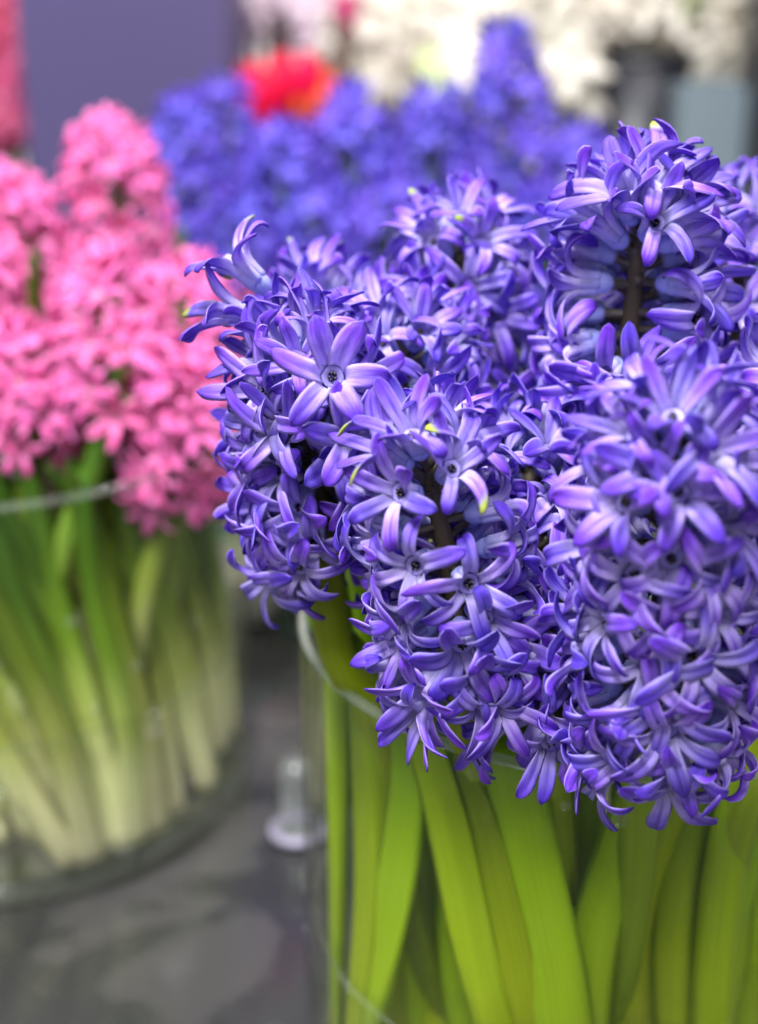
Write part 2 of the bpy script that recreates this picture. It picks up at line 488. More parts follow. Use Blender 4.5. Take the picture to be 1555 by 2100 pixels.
for m in GTIP: m.materials.clear(); m.materials.append(M_PETAL_G)
v, f, pu, pv = tube_geo()
TUBE = mesh("floret", v, f, dict(pu=pu, pv=pv)); TUBE.materials.append(M_TUBE)
mb = MB()
for k in range(6):
    a = k * math.pi / 3 + 0.4
    c = V((math.cos(a) * .0009, math.sin(a) * .0009, .0098 + .0005 * (k % 2)))
    d = V((math.cos(a + 1) * .0003, math.sin(a + 1) * .0003, .0011))
    vv, ff = tube([c - d, c - d * .5, c + d * .5, c + d], [.0002, .00042, .00042, .0002], 6)
    mb.add(vv, ff)
ANTHER = mb.mesh("anthers"); ANTHER.materials.append(M_ANTHER)
mb = MB()
for k in range(5):
    a = k * 2.4
    c = V((math.cos(a) * .0010, math.sin(a) * .0009, .0110 + .0003 * (k % 2)))
    vv, ff = tube([c - V((0, 0, .0003)), c, c + V((0, 0, .0003))], [.0001, .00022, .0001], 5)
    mb.add(vv, ff)
POLLEN = mb.mesh("pollen"); POLLEN.materials.append(M_POLLEN)

def whole_floret(rg, mp, mt, half=False):
    """a floret in one mesh, for the flowers that stand out of focus"""
    mb = MB()
    m0 = rg.random() * 6
    for k in range(6):
        v, f, pu, pv, ps = petal_geo(rg, L=rg.uniform(.0150, .0185), W=rg.uniform(.0050, .0066), a1=rg.uniform(45, 80) if half else rg.uniform(85, 140), nl=8, up=5, lo=3)
        R = Matrix.Rotation(m0 + k * math.pi / 3, 3, 'Z')
        mb.add([R @ q for q in v], f, pu=pu, pv=pv, ps=ps)
    n0 = len(mb.f)
    v, f, pu, pv = tube_geo(8)
    mb.add(v, f, pu=pu, pv=pv, ps=[0] * len(v))
    m = mb.mesh("floret")
    m.materials.append(mp); m.materials.append(mt)
    for p in m.polygons:
        if p.index >= n0: p.material_index = 1
    return m
PINKF = [whole_floret(rg, M_PINK, M_TUBE_P) for _ in range(8)]
PINKH = [whole_floret(rg, M_PINK, M_TUBE_P, True) for _ in range(4)]
BLUEF = [whole_floret(rg, M_BLUE, M_TUBE_B) for _ in range(8)]
BLUEH = [whole_floret(rg, M_BLUE, M_TUBE_B, True) for _ in range(4)]

def add_floret(root, inv, M, rg, t, green=False, style=None):
    fl = obj("floret", TUBE, None, root)
    fl.matrix_local = inv @ M
    style = style or ('half' if t > 0.86 or rg.random() < 0.16 else ('flat' if rg.random() < 0.12 else 'open'))
    pool = {'open': OPEN, 'half': HALF, 'flat': FLAT}[style]
    for k in range(6):
        me = rg.choice(pool)
        if green and k in green: me = rg.choice(GTIP)
        p = obj("petal", me, None, fl)
        sc = rg.uniform(0.92, 1.08)
        off = 0.00015 if k % 2 else -0.00015
        p.matrix_local = Matrix.Rotation(k * math.pi / 3 + rg.gauss(0, 0.06), 4, 'Z') @ Matrix.Diagonal((1, sc, 1, 1)) @ Matrix.Translation((off, 0, 0))
    if t < 0.97:
        obj("anthers", ANTHER, None, fl)
        obj("pollen", POLLEN, None, fl)
    return fl

def dir_matrix(pos, d, roll, scale=1.0):
    return Matrix.Translation(pos) @ d.to_track_quat('Z', 'Y').to_matrix().to_4x4() @ Matrix.Rotation(roll, 4, 'Z') @ Matrix.Scale(scale, 4)

def leaf_mesh(pts, width, thick=0.0022, vase_c=None, channel=0.18, n_u=9, fold=0.0, hint=None, clamp=None):
    pts = catmull(pts, 7)
    n = len(pts)
    v, pu, pv = [], [], []
    us = [-1 + 2 * i / (n_u - 1) for i in range(n_u)]
    for i, p in enumerate(pts):
        s = i / (n - 1)
        t = (pts[min(i + 1, n - 1)] - pts[max(i - 1, 0)]).normalized()
        nrm = hint if hint is not None else V((p.x - vase_c[0], p.y - vase_c[1], 0)).normalized()
        sd = t.cross(nrm).normalized()
        nn = sd.cross(t).normalized()
        w = width * np.interp(s, [0, .1, .5, .8, .93, 1], [.92, .96, 1, .85, .5, .06])
        for u in us:
            v.append(p + sd * (u * w / 2) + nn * (-channel * u * u * w + fold * u * w)); pu.append(u); pv.append(s)
        for u in reversed(us[1:-1]):
            v.append(p + sd * (u * w / 2) + nn * (-channel * u * u * w + fold * u * w - thick * (1 - .75 * u * u))); pu.append(u); pv.append(s)
    if clamp:   # leaves press flat against the inside of the glass
        cx, cy, zo, r = clamp
        jig = (abs(pts[0].x * 7919 + pts[-1].y * 4177) % 1.0) * 0.005
        for i, q in enumerate(v):
            d = math.hypot(q.x - cx, q.y - cy)
            lim = r - 0.0062 - jig - (0.0014 if i % (2 * n_u - 2) >= n_u else 0)
            z = q.z + zo
            if z > VH: lim += (z - VH) * 1.5 + max(0, z - VH - .004) * 4
            if d > lim: q.x, q.y = cx + (q.x - cx) * lim / d, cy + (q.y - cy) * lim / d
            if z < 0.017: q.z = 0.017 - zo
    return mesh("leaf", v, ring_faces(n, 2 * n_u - 2, True, True, True), dict(pu=pu, pv=pv))

def hyacinth(base, top, foot, label, group, n=38, seed=1, kind='violet', lean=0.0, mid=None, r_stalk=0.0062, green_top=(), extra=(), skip=None, half_from=0.86, size=1.0, droop=0.25, leaves=(), vase_c=FV, open_side=None):
    rg = random.Random(seed)
    root = empty("hyacinth", foot)
    tag(root, label, "hyacinth", group)
    inv = Matrix.Translation(-foot)
    ax = (top - base)
    pts = [foot]
    if mid is not None: pts += list(mid)
    pts += [base]
    if lean:
        side = ax.cross(FW).normalized()
        pts += [base + ax * .33 + side * lean * .7, base + ax * .66 + side * lean * .8]
    pts += [top]
    path = catmull(pts, 10)
    for q in path:   # stalks stay inside the glass below the rim
        d = math.hypot(q.x - vase_c[0], q.y - vase_c[1])
        deep = .012 * min(1, max(0, (VH - .01 - q.z) / .06)) if kind == 'violet' else 0
        lim = vase_c[2] - .0062 - r_stalk * 1.1 - deep + max(0, q.z - VH) * 3
        if q.z < VH + .05 and d > lim: q.x, q.y = vase_c[0] + (q.x - vase_c[0]) * lim / d, vase_c[1] + (q.y - vase_c[1]) * lim / d
    nb = 10 * (1 + (len(mid) if mid is not None else 0))
    for _ in range(6):   # ease the bend over the rim
        for i in range(1, nb):
            path[i] = path[i] * .5 + (path[i - 1] + path[i + 1]) * .25
    for q in path[:nb]:
        d = math.hypot(q.x - vase_c[0], q.y - vase_c[1])
        lim = vase_c[2] - .0050 - r_stalk * 1.1 + max(0, q.z - VH) * 3
        if d > lim: q.x, q.y = vase_c[0] + (q.x - vase_c[0]) * lim / d, vase_c[1] + (q.y - vase_c[1]) * lim / d
    # arc lengths, so that the florets start at the base of the head
    nb = 10 * (1 + (len(mid) if mid is not None else 0))
    rad, pv = [], []
    for i in range(len(path)):
        if i <= nb: q = i / nb; rad.append(r_stalk * (1.1 - 0.15 * q)); pv.append(0.6 * q)
        else: q = (i - nb) / (len(path) - 1 - nb); rad.append(r_stalk * (0.95 - 0.60 * q) * 0.8); pv.append(0.6 + 0.4 * q)
    v, f = tube(path, rad, 12)
    v = [inv @ V(q) for q in v]
    st = mesh("stalk", v, f, dict(pu=[math.sin(2 * math.pi * (k % 12) / 12) for k in range(len(v))], pv=[pv[k // 12] for k in range(len(v))]))
    obj("stalk", st, M_STALK if kind == 'violet' else M_STALK_P, root)
    head = path[nb:]
    hl = len(head) - 1
    pools = {'pink': (PINKF, PINKH), 'blue': (BLUEF, BLUEH)}.get(kind)
    for k in range(n):
        t = (k + 0.5 + rg.uniform(-.3, .3)) / n
        t = min(max(t, 0.0), 1.0)
        x = t * hl
        i = min(int(x), hl - 1)
        p = head[i].lerp(head[i + 1], x - i)
        tg = (head[min(i + 2, hl)] - head[max(i - 1, 0)]).normalized()
        az = k * 2.39996 + rg.gauss(0, 0.16) + seed
        e1 = tg.orthogonal().normalized()
        e2 = tg.cross(e1)
        rd = e1 * math.cos(az) + e2 * math.sin(az)
        th = math.radians(np.interp(t, [0, .3, .7, .9, 1], [104, 92, 74, 50, 16]) + rg.gauss(0, 7))
        d = tg * math.cos(th) + rd * math.sin(th)
        d = (d + V((0, 0, -1)) * droop * (1 - t) * rg.uniform(0.4, 1.2)).normalized()
        lp = np.interp(t, [0, .5, 1], [0.0115, 0.0095, 0.007]) + rg.uniform(-.0012, .0018)
        org = p + d * lp
        sc = np.interp(t, [0, .75, 1], [1.0, 1.0, 0.90]) * rg.uniform(0.93, 1.06) * (0.97 if kind == 'pink' else 0.94 if kind == 'violet' else 1.0) * size
        if skip and skip(org, d, t): continue
        M = dir_matrix(org, d, rg.uniform(0, 1.05), sc)
        if kind == 'violet':
            gt = None
            if t > 0.86 and green_top and rg.random() < .6: gt = [rg.randrange(6)]
            add_floret(root, inv, M, rg, t, gt, 'half' if t > half_from else None)
        else:
            me = rg.choice(pools[1] if t > 0.88 else pools[0])
            fl = obj("floret", me, None, root)
            fl.matrix_local = inv @ M
    for (pos, d, sty, gt, sc) in extra:
        d = d.normalized()
        add_floret(root, inv, dir_matrix(pos, d, rg.uniform(0, 1.05), sc), rg, 0.5, gt, sty)
    fill = {'violet': FRONT_LEAVES, 'pink': PINK_LEAVES, 'blue': BLUE_LEAVES}[kind]
    share = {'violet': 5, 'pink': 10, 'blue': 3}[kind]
    leaves = list(leaves) + fill[:share]
    del fill[:share]
    for lf in leaves:
        lp, w, ch = lf[:3]
        me = leaf_mesh([q - foot for q in lp], w, 0.0050, hint=lf[3] if len(lf) > 3 else None, vase_c= (vase_c[0] - foot.x, vase_c[1] - foot.y), channel=ch, clamp=(vase_c[0] - foot.x, vase_c[1] - foot.y, foot.z, vase_c[2]))
        obj("leaf", me, M_LEAF if kind == 'violet' else M_LEAF_D, root)
    return root

TOCAM = lambda p: (V((0, 0, CAM_H)) - p).normalized()
GV = "violet hyacinths in the front vase"
def footp(ang, rr, vs, z=0.02):
    a = math.radians(ang)
    return V((vs[0] + math.cos(a) * rr, vs[1] + math.sin(a) * rr, z))

# --- the leaves of the cut hyacinths stand in the vases beside their stalks
rl = random.Random(9)
def gen_leaves(vs, n, rmax, lean, w, z1, front=True, ch=.16):
    out = []
    for k in range(n):
        r = rmax * math.sqrt(rl.uniform(.12, 1))
        a = math.radians(rl.uniform(150, 390)) if front else rl.uniform(0, 6.28)
        x, y = math.cos(a) * r, math.sin(a) * r
        q = max(-1, min(1, x / rmax))
        lx = lean(q) + rl.gauss(0, .012)
        ly = rl.gauss(0, .010)
        top = V((vs[0] + x + lx * .5, vs[1] + y + ly, rl.uniform(*z1)))
        foot = V((vs[0] + x - lx * .5, vs[1] + y - ly, .018))
        mids = [foot.lerp(top, .35) + V((rl.gauss(0, .004), 0, 0)), foot.lerp(top, .7) + V((rl.gauss(0, .004), 0, 0))]
        hint = V((x * 4 + rl.uniform(-.4, .4), -1, 0)).normalized()
        out.append(([foot] + mids + [top], rl.uniform(*w), ch, hint))
    return out
FRONT_LEAVES = gen_leaves(FV, 50, .086, lambda q: .03 * q, (.013, .018), (.20, .225), ch=.34)
PINK_LEAVES = gen_leaves(PV, 90, .128, lambda q: -.095 + .085 * max(0, q), (.012, .017), (.20, .225), ch=.34)
BLUE_LEAVES = gen_leaves(BV, 36, .110, lambda q: .01 * q, (.010, .015), (.20, .23), ch=.3)

# --- front vase: violet hyacinths
hyacinth(P(1345, 1495, .425), P(1375, 910, .380), footp(270, .03, FV), "big violet hyacinth head bulging forward over the vase rim, fullest of the bunch", GV, n=74, seed=3,
         mid=[P(1310, 1800, .475), P(1310, 1560, .455)],
         leaves=[([P(1170, 2400, .53), P(1130, 2080, .49), P(1060, 1800, .468), P(1030, 1560, .465), P(1020, 1440, .47)], .026, .34),
                 ([P(1190, 2300, .54), P(1210, 1980, .495), P(1290, 1730, .475), P(1400, 1480, .46), P(1490, 1340, .455)], .018, .34)])
hyacinth(P(1280, 850, .485), P(1312, 465, .460), footp(300, .02, FV), "tall violet hyacinth rising highest, its dark stalk bare near the top", GV, n=58, seed=8, size=1.16,
         mid=[P(1290, 1500, .53), P(1280, 1050, .50)], green_top=(1,), droop=0.1, half_from=.62,
         skip=lambda o, d, t: .46 < t < .76 and d.dot(TOCAM(o)) > .70 and abs((o - P(1310, 600, .47)).x) < .010,
         leaves=[([P(1320, 2250, .56), P(1300, 1900, .51), P(1390, 1650, .487), P(1560, 1380, .47)], .020, .34)])
hyacinth(P(960, 1375, .440), P(878, 960, .415), footp(240, .05, FV), "violet hyacinth with a star floret and open crown, drooping over the rim's middle", GV, n=56, seed=21,
         mid=[P(1000, 1900, .49), P(930, 1600, .462)], green_top=(1,), half_from=.8,
         skip=lambda o, d, t: .62 < t < .80 and d.dot(TOCAM(o)) > .6 and -.1 < d.x,
         leaves=[([P(1040, 2300, .53), P(990, 2080, .50), P(880, 1750, .475), P(820, 1480, .475), P(760, 1270, .485)], .019, .34),
                 ([P(1110, 2300, .53), P(1070, 2080, .495), P(980, 1780, .472), P(920, 1540, .47)], .015, .34)])
hyacinth(P(665, 1110, .475), P(625, 760, .450), footp(200, .05, FV), "violet hyacinth leaning out over the left of the rim with two star florets", GV, n=64, seed=13,
         mid=[P(790, 1800, .53), P(690, 1420, .50)],
         extra=[(P(682, 782, .428), TOCAM(P(680, 770, .42)) + V((0, 0, .15)), 'flat', None, 1.02), (P(700, 885, .432), TOCAM(P(680, 770, .42)) + V((.2, 0, -.1)), 'flat', None, .95),
                (P(548, 596, .455), V((-.75, -.1, .75)), 'half', [2, 3], 1.0), (P(545, 660, .455), V((-.95, -.15, .32)), 'half', [3], 1.0)],
         leaves=[([P(640, 2200, .60), P(645, 1900, .57), P(650, 1560, .55), P(660, 1300, .535), P(660, 1120, .51)], .024, .25, V((-.35, -1, 0)).normalized()),
                 ([P(735, 2250, .58), P(730, 1900, .53), P(745, 1560, .51), P(720, 1300, .50)], .022, .28, V((-.2, -1, 0)).normalized()),
                 ([P(720, 2150, .57), P(760, 1930, .525), P(810, 1640, .495), P(800, 1400, .485)], .020, .34)])
hyacinth(P(930, 830, .535), P(945, 520, .515), footp(120, .02, FV), "slightly soft violet hyacinth at the back between the tall one and the leaning one", GV, n=46, seed=34,
         mid=[P(940, 1500, .58), P(920, 1100, .56)], green_top=(1,))
hyacinth(P(720, 880, .535), P(660, 660, .520), footp(160, .05, FV), "violet hyacinth tucked behind the leaning one, green-tipped buds on top", GV, n=36, seed=55,
         mid=[P(780, 1500, .59), P(740, 1150, .56)], green_top=(1,))
hyacinth(P(820, 1050, .495), P(830, 720, .485), footp(190, .03, FV), "violet hyacinth wedged in the shade behind the drooping open-crowned one", GV, n=38, seed=61, mid=[P(860, 1500, .55), P(830, 1250, .52)],
         leaves=[([P(800, 2250, .60), P(790, 1950, .565), P(790, 1650, .545), P(770, 1400, .53)], .022, .28, V((-.1, -1, 0)).normalized()),
                 ([P(880, 2250, .60), P(860, 1950, .565), P(850, 1650, .545), P(840, 1450, .54)], .020, .28, V((0, -1, 0)).normalized())])
hyacinth(P(1125, 1450, .450), P(1085, 960, .462), footp(250, .01, FV), "violet hyacinth filling the gap between the drooping and the bulging front heads", GV, n=54, seed=72, mid=[P(1150, 1850, .51), P(1130, 1620, .475)])
hyacinth(P(1520, 800, .54), P(1510, 480, .54), footp(30, .05, FV), "soft violet hyacinth behind the tallest one, next to the grey planter", GV, n=36, seed=83, mid=[P(1480, 1500, .58), P(1520, 1100, .57)])
hyacinth(P(1640, 1200, .465), P(1640, 800, .46), footp(330, .05, FV), "violet hyacinth squeezed against the right of the bulging front head", GV, n=38, seed=94, mid=[P(1500, 1750, .50), P(1590, 1450, .48)],
         leaves=[([P(1480, 2300, .55), P(1490, 2000, .515), P(1530, 1700, .49), P(1600, 1450, .48)], .020, .34),
                 ([P(1420, 2300, .56), P(1400, 2000, .52), P(1420, 1760, .50), P(1480, 1560, .49)], .019, .34)])

# --- pink hyacinths
GP = "pink hyacinths in the left vase"
pink = [  # base, top, foot angle/radius, label, florets, leaves (point lists inside the vase)
    ((255, 560, .86), (225, 310, .86), (300, .085), "pink hyacinth standing tallest of the pink bunch", 36, [[(300, 1560, .80), (210, 1300, .77), (130, 1000, .79), (85, 700, .80), (80, 530, .80)], [(310, 1000, .86), (320, 700, .89), (355, 560, .90), (378, 470, .92)]]),
    ((50, 600, .84), (25, 430, .85), (330, .075), "pink hyacinth beside the tallest pink one, over a green leaf", 34, [[(430, 1560, .84), (330, 1200, .80), (320, 900, .82), (360, 500, .88)]]),
    ((230, 840, .735), (215, 600, .745), (275, .095), "pink hyacinth at the middle front of the pink bunch", 40, [[(130, 1650, .80), (60, 1300, .765), (20, 1000, .77)], [(60, 1650, .82), (100, 1300, .78), (160, 950, .76)], [(110, 1100, .77), (95, 800, .765), (84, 640, .755), (82, 515, .75)]]),
    ((395, 770, .78), (380, 610, .79), (350, .085), "pink hyacinth next to the leaning violet hyacinth's upper buds", 34, [[(420, 1500, .90), (400, 1200, .86), (395, 950, .83)]]),
    ((425, 985, .735), (400, 820, .72), (312, .10), "pink hyacinth drooping lowest over the rim beside the violet bunch", 38, [[(300, 1600, .84), (330, 1300, .80), (300, 1000, .78)]]),
    ((60, 880, .74), (40, 750, .74), (292, .100), "pink hyacinth hanging low over the front of the pink vase", 36, [[(230, 1600, .80), (140, 1300, .765), (60, 1000, .76)]]),
    ((-60, 780, .77), (-60, 520, .77), (262, .075), "pink hyacinth partly cut off at the outer side of the pink vase", 34, [[(60, 1640, .85), (20, 1300, .80), (-40, 950, .78)]]),
    ((545, 780, .90), (545, 650, .91), (20, .06), "pink hyacinth mostly hidden behind the violet buds", 16, []),
    ((190, 850, .80), (160, 640, .80), (318, .05), "pink hyacinth sunk low between the middle and the drooping pink ones", 30, [[(380, 1500, .86), (250, 1250, .82), (200, 950, .80)]]),
]
for i, (b, t, fo, lab, n, lv) in enumerate(pink):
    b3 = P(*b)
    ft = footp(fo[0], fo[1], PV)
    m = V((ft.x * .35 + b3.x * .65, ft.y * .45 + b3.y * .55, 0.17))
    # keep the stalks inside the glass where they pass the rim
    q = V((m.x - PV[0], m.y - PV[1], 0))
    if q.length > PV[2] - .02: q = q.normalized() * (PV[2] - .02); m = V((PV[0] + q.x, PV[1] + q.y, m.z))
    hyacinth(b3, P(*t), ft, lab, GP, n=n, seed=101 + i * 7, kind='pink', r_stalk=0.0070, vase_c=PV, droop=0.3, mid=[m],
             leaves=[([P(*k) for k in l], .021, .14) for l in lv])

# --- blue hyacinths in the vase behind
GB = "blue hyacinths in the vase behind"
SH = "blurred blue hyacinth low in the vase behind the violet and pink bunches"
blue = [
    ((1050, 405, 1.06), (1040, 110, 1.06), "blurred blue hyacinth standing tall above the others in front of the white blooms", 40),
    ((410, 455, 1.02), (385, 260, 1.03), "blurred blue hyacinth beside the tallest pink hyacinth", 38),
    ((470, 355, 1.10), (455, 215, 1.12), "blurred blue hyacinth tip in front of the violet box's edge", 22),
    ((590, 475, 1.02), (585, 310, 1.04), "blurred blue hyacinth just below the red tulips", 34),
    ((725, 435, 1.06), (725, 240, 1.08), "blurred blue hyacinth beside the red tulips in front of the brown stem", 36),
    ((890, 415, 1.06), (890, 245, 1.07), "blurred blue hyacinth between the tallest blue one and the brown stem", 34),
    ((1180, 475, 1.04), (1180, 320, 1.05), "blurred blue hyacinth under the black bucket, beside the tallest blue one", 32),
    ((500, 635, .98), (490, 455, .98), SH, 32), ((650, 635, .98), (650, 455, .98), SH, 32), ((800, 595, .98), (800, 435, .98), SH, 32),
    ((960, 595, .99), (960, 435, .99), SH, 32), ((1110, 595, .99), (1110, 455, .99), SH, 30), ((540, 505, 1.12), (520, 375, 1.14), SH, 24),
]
for i, (b, t, lab, n) in enumerate(blue):
    b3 = P(*b)
    q = V((b3.x - BV[0], b3.y - BV[1], 0)) * 0.55
    if q.length > .095: q = q.normalized() * .095
    ft = V((BV[0] + q.x, BV[1] + q.y, .02))
    q2 = q if q.length < .08 else q.normalized() * .08
    hyacinth(b3, P(*t), ft, lab, GB, n=n, seed=301 + i * 5, kind='blue', vase_c=BV, mid=[V((BV[0] + q2.x * 1.15, BV[1] + q2.y * 1.15, .16))],
             leaves=[([ft + V((.004, -.01, 0)), V((BV[0] + q2.x * 1.2, BV[1] + q2.y * 1.2 - .01, .12)), V((BV[0] + q2.x * 1.2, BV[1] + q2.y * 1.2 - .008, .23))], .02, .15)])

# ------------------------------------------------------------------ far background
def bloom_mesh(rg, r, n, mname, open_=0.5, pr=0.55):
    """a full double flower: many cupped petals round a centre"""
    mb = MB()
    for k in range(n):
        zz = 1 - 1.55 * (k + .5) / n
        a = k * 2.39996
        rr = math.sqrt(max(0, 1 - zz * zz))
        d = V((rr * math.cos(a), rr * math.sin(a), zz))
        s = r * pr * rg.uniform(.8, 1.2)
        e1 = d.orthogonal().normalized()
        e1 = Matrix.Rotation(rg.uniform(0, 6.28), 3, d) @ e1
        e2 = d.cross(e1)
        vv, pu, pv = [], [], []
        for i in range(6):
            q = i / 5
            w = math.sin(math.pi * (0.12 + 0.86 * q)) ** 0.7 * s * 0.55
            for j in range(5):
                u = -1 + j / 2
                vv.append(d * (r * (0.62 + .38 * q) - .25 * s * (u * u) + .3 * s * (q - .5) ** 2) + e1 * (u * w) + e2 * ((q - .4) * s * 1.3)); pu.append(u); pv.append(q)
        mb.add(vv, ring_faces(6, 5, False), pu=pu, pv=pv, ps=[0] * len(vv))
    return mb.mesh(mname)
def bloom_material(name, stops, stripe, margin):
    return petal_material(name, stops, stripe, margin, stripe_amt=(.2, .2))
M_WHITE = bloom_material("white_bloom", [(0, (.64, .65, .40)), (.2, (.80, .76, .60)), (1, (.84, .78, .68))], (.75, .74, .55), (.88, .84, .8))
M_BLUSH = bloom_material("blush_bloom", [(0, (.8, .62, .68)), (1, (.88, .74, .82))], (.8, .6, .68), (.92, .8, .86))
M_CRIM = bloom_material("crimson_bloom", [(0, (.35, .02, .06)), (.5, (.55, .05, .13)), (1, (.68, .16, .26))], (.4, .02, .07), (.7, .2, .3))
M_RED = bloom_material("red_tulip", [(0, (.7, .01, .01)), (.4, (.85, .002, .012)), (1, (.85, .003, .02))], (.7, .002, .012), (.85, .006, .02))
M_ORANGE = bloom_material("orange_tulip", [(0, (.7, .12, .01)), (1, (.85, .12, .02))], (.7, .07, .01), (.9, .2, .05))
M_MAROON = bloom_material("maroon_tulip", [(0, (.12, .005, .02)), (1, (.20, .01, .04))], (.1, .005, .02), (.3, .02, .06))
M_BROWN = simple_material("brown_stem", (.12, .08, .06), .7)

def bloom(pos, r, mat, label, cat, group, seed, n=46, stem_foot=None, name="bloom", tilt=None):
    foot = stem_foot or V((pos.x, pos.y + .02, 0.002))
    root = empty(name, foot)
    tag(root, label, cat, group)
    rg = random.Random(seed)
    h = obj("flower_head", bloom_mesh(rg, r, n, "flower_head"), mat, root)
    v, f = lathe([(r * .78 * math.sin(a) + .0001, r * .78 * math.cos(a)) for a in np.linspace(math.pi, 0, 9)], 14)
    obj("flower_core", mesh("flower_core", v, f, dict(pv=[.6] * len(v), pu=[.5] * len(v))), mat, root).location = pos - foot
    h.location = pos - foot
    h.rotation_euler = tilt or (rg.uniform(.2, .9), rg.uniform(-.3, .3), rg.uniform(0, 6))
    m = (pos + foot) / 2 + V((0, .02, .03))
    path = catmull([foot, m, pos], 6)
    v, f = tube([p - foot for p in path], [.005] * len(path), 8)
    obj("stem", mesh("stem", v, f, dict(pu=[0] * len(v), pv=[.4] * len(v))), M_STALK_P, root)
    return root
def bucket(name, c, r0, r1, h, mat, label, group=None):
    root = empty(name, c)
    tag(root, label, "bucket", group)
    v, f = lathe([(r0, 0), (r1, h), (r1 - .003, h), (r0 - .003, .006), (.001, .006)], 40, True)
    obj("bucket_body", mesh("bucket_body", v, f), mat, root)
    prof = [(r1 + .004 * math.cos(a), h - .004 + .006 * math.sin(a)) for a in np.linspace(0, 2 * math.pi, 9)]
    v, f = lathe(prof, 40)
    obj("bucket_rim", mesh("bucket_rim", v, f), mat, root)
    return root

# violet display box
def open_box(name, c, sx, sy, h, rot, mat, label, cat, group=None, wall_t=.006):
    root = empty(name, c)
    root.rotation_euler = (0, 0, rot)
    tag(root, label, cat, group)
    x, y, t = sx / 2, sy / 2, wall_t
    for nm, b in (("side_panel", (-x, -x + t, -y + t, y - t)), ("side_panel", (x - t, x, -y + t, y - t)), ("front_panel", (-x, x, -y, -y + t)), ("back_panel", (-x, x, y - t, y))):
        obj(nm, box(nm, b[0], b[1], b[2], b[3], 0, h), mat, root)
    obj("bottom_panel", box("bottom_panel", -x + t, x - t, -y + t, y - t, .001, .007), mat, root)
    return root
bx = P(278, 300, 1.62)
open_box("box", V((bx.x, bx.y + .06, .001)), .225, .16, .52, math.radians(-3), simple_material("violet_card", (.088, .068, .175), .6, .4, amount=.06, scale=4),
         "tall violet-grey cardboard box behind the pink hyacinths", "box")

GW = "white double blooms over the dark buckets"
LW = lambda px: ("creamy white double bloom between the grey-brown stem and the tallest blue hyacinth" if px < 1000 else "creamy white double bloom just above the tallest blue hyacinth" if px < 1185
               else "creamy white double bloom over the black bucket" if px < 1400 else "creamy white double bloom above the grey-blue planter")
wb = [(790, 40), (880, 10), (985, -20), (800, 135), (900, 105), (1080, 0), (1180, 20), (1140, 100), (1290, 5), (1250, -30), (1370, 0), (1490, 30), (1490, 100), (1130, 160), (840, 190), (1510, -30)]
wb += [(760, 90), (840, 70), (950, 50), (1020, 60), (1120, 60), (1320, 20), (1420, 60), (1450, 110), (1200, 30), (960, 150), (1140, 170)]
bw1 = P(960, 300, 1.70); bw2 = P(1310, 240, 1.66)
bucket("bucket", V((bw1.x, bw1.y, .001)), .075, .09, .19, simple_material("black_plastic", (.012, .012, .018), .4), "black bucket behind the tallest blue hyacinth", "flower buckets at the back")
bucket("bucket", V((bw2.x, bw2.y, .001)), .050, .060, .345, simple_material("black_plastic_b", (.012, .012, .018), .4), "black bucket showing dark under the white blooms", "flower buckets at the back")
for i, (px, py) in enumerate(wb):
    p = P(px, py, 1.62 + .10 * ((i * 7) % 5) / 5)
    c = bw1 if px < 1150 else bw2
    bloom(p, .062 + .016 * ((i * 3) % 4) / 4, M_WHITE, LW(px), "flower", GW, 500 + i, stem_foot=V((c.x + (p.x - c.x) * .25, c.y + (p.y - c.y) * .3, .012)))
gp = P(1470, 300, 1.55)
open_box("planter", V((gp.x, gp.y + .05, .001)), .078, .085, .32, 0, simple_material("grey_blue_paint", (.20, .25, .28), .5, .4, amount=.08), "pale grey-blue square planter beside the black bucket", "planter")
dp = P(1600, 150, 1.52)
open_box("display_case", V((dp.x + .008, dp.y, .001)), .075, .10, .55, 0, simple_material("dark_case", (.02, .018, .024), .4), "dark upright case beside the grey-blue planter", "case")
M_PALELEAF = simple_material("pale_leaf", (.40, .46, .20), .5)
# leaves among the white blooms
def far_leaf(pts, w, label, seed):
    foot = pts[0]
    root = empty("leaf_sprig", foot)
    tag(root, label, "leaf", "green leaves among the white blooms")
    obj("leaf", leaf_mesh([q - foot for q in pts], w, .0015, None, .1, hint=V((0, -1, .3)).normalized()), M_PALELEAF, root)
far_leaf([V((bw1.x, bw1.y, .05)), P(900, 300, 1.6), P(895, 180, 1.57), P(880, 90, 1.58)], .05, "yellow-green leaf between the white blooms over the tallest blue hyacinth's side", 1)
far_leaf([V((bw2.x, bw2.y, .05)), P(1390, 120, 1.78), P(1420, 60, 1.60), P(1430, -40, 1.54)], .035, "yellow-green leaf between the white blooms above the planter", 2)

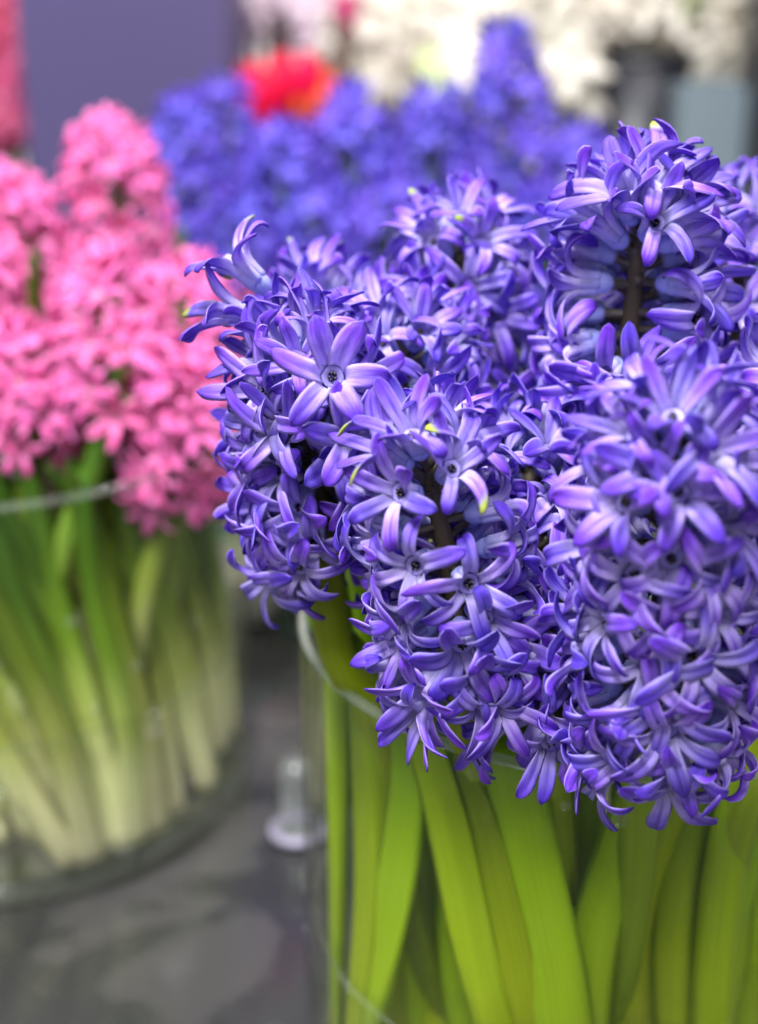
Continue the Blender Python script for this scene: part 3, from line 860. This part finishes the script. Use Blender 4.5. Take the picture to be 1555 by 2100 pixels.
# red and orange tulips in a maroon pot, brown twig
def tulip(pos, r, mat, label, seed, foot):
    rg = random.Random(seed)
    root = empty("tulip", foot)
    tag(root, label, "tulip", "tulips in the maroon pot")
    for k in range(6):
        v, pu, pv = [], [], []
        for i in range(8):
            q = i / 7
            rad = r * (0.15 + 0.95 * math.sin(math.pi * min(1, .08 + q * .62)) - .18 * q * q) * (1.0 if k % 2 else .93)
            w = math.sin(math.pi * (0.06 + 0.90 * q)) ** .6 * .62
            for j in range(5):
                u = -1 + j / 2
                a = k * math.pi / 3 + u * w
                v.append(((pos.x - foot.x) + rad * math.cos(a), (pos.y - foot.y) + rad * math.sin(a), (pos.z - foot.z) + (q - .5) * r * 2.3 - .08 * r * u * u)); pu.append(u); pv.append(q)
        obj("petal", mesh("petal", v, ring_faces(8, 5, False), dict(pu=pu, pv=pv, ps=[0] * len(v))), mat, root)
    path = catmull([foot, (pos + foot) / 2 + V((.005, .005, 0)), pos - V((0, 0, r * 1.1))], 5)
    v, f = tube([p - foot for p in path], [.004] * len(path), 8)
    obj("stem", mesh("stem", v, f, dict(pu=[0] * len(v), pv=[.5] * len(v))), M_STALK_P, root)
tp = P(585, 330, 1.50)
bucket("flower_pot", V((tp.x, tp.y, .001)), .045, .058, .13, simple_material("maroon_glaze", (.10, .01, .03), .3), "dark maroon pot under the red and orange tulips")
tf = V((tp.x, tp.y, .02))
for i, (px, py, r, mt, lab) in enumerate([
        (540, 165, .030, M_RED, "bright red tulip beside the violet box"), (600, 145, .030, M_RED, "bright red tulip under the dark twig"),
        (640, 190, .032, M_ORANGE, "orange tulip beside the red ones"), (672, 200, .022, M_ORANGE, "small orange tulip next to the blue hyacinths"), (585, 205, .022, M_ORANGE, "orange tulip low below the red ones"),
        (525, 235, .022, M_MAROON, "dark maroon tulip low beside the violet box"), (630, 240, .020, M_MAROON, "dark maroon tulip low beneath the orange ones")]):
    p = P(px + 6, py + 30, 1.46 + .02 * (i % 3))
    tulip(p, r, mt, lab, i, tf + V(((i % 3 - 1) * .02, (i // 3 - 1) * .02, 0)))
def twig(pts, rad, label, mat):
    foot = pts[0]
    path = catmull(pts, 6)
    v, f = tube([p - foot for p in path], [rad * (1 - .3 * i / len(path)) * (1 + .3 * math.sin(i * 1.7)) for i in range(len(path))], 8)
    o = obj("twig", mesh("twig", v, f), mat)
    o.location = foot
    tag(o, label, "twig")
twig([tf + V((0, .03, 0)), P(580, 200, 1.56), P(572, 90, 1.56), P(575, 30, 1.56)], .014, "dark brown knotty twig rising behind the red tulips", simple_material("dark_bark", (.035, .02, .02), .8))
twig([V((P(715, 300, 1.6).x, P(715, 300, 1.6).y, .002)), P(705, 230, 1.6), P(700, 120, 1.6), P(720, 60, 1.6)], .016, "grey-brown stem beside the creamy blooms", M_BROWN)
bloom(P(725, 20, 1.6), .026, M_CRIM, "dusty red bloom on the grey-brown stem", "flower", None, 641, 30)
for i, (px, py) in enumerate([(520, 20), (590, -20), (640, 50), (655, -10), (690, 110)]):
    bloom(P(px, py, 1.78), .05, M_BLUSH, "blush white bloom blurred behind the red tulips", "flower", "blush blooms behind the tulips", 620 + i)
for i, (px, py) in enumerate([(-10, 90), (10, 180), (-25, 260), (15, 260), (20, 20), (-60, 20)]):
    bloom(P(px, py, 1.75), .042, M_CRIM, "crimson pink bloom blurred beside the violet box", "flower", "crimson blooms beside the violet box", 660 + i)
# emerald pot and grey pot in the gap between the two front vases
M_EMER = simple_material("emerald_glaze", (.06, .38, .21), .35)
ep = P(535, 1070, 1.22)
bucket("flower_pot", V((ep.x, ep.y, .001)), .05, .062, .12, M_EMER, "emerald green pot behind the pink vase")
gq = P(500, 1290, 1.08)
bucket("flower_pot", V((gq.x, gq.y, .001)),   .026, .034, .040, simple_material("pale_stoneware", (.42, .41, .38), .45), "small pale grey stoneware pot between the pink vase and the blue hyacinths' vase")
# small glass bottle on the table beside the front vase
def bottle(c):
    root = empty("glass_bottle", c)
    tag(root, "small mauve-tinted glass bottle on the table beside the front vase", "bottle")
    mt = glass_material("mauve_glass", (.70, .67, .76), 1.0, .26, .08)
    v, f = lathe([(.011, 0), (.013, .002), (.013, .010), (.009, .014), (.0085, .034), (.010, .040), (.007, .046), (.0005, .047)], 28, True)
    obj("bottle_body", mesh("bottle_body", v, f), mt, root)
    prof = [(.0130 + .0028 * math.cos(a), .004 + .0028 * math.sin(a)) for a in np.linspace(0, 2 * math.pi, 9)]
    v, f = lathe(prof, 28)
    obj("foot_ring", mesh("foot_ring", v, f), simple_material("mauve_ring", (.30, .27, .36), .35), root)
bp = P(612, 1700, .80)
bottle(V((bp.x, bp.y, .001)) if abs(bp.z) < .05 else V((bp.x, .68, .001)))
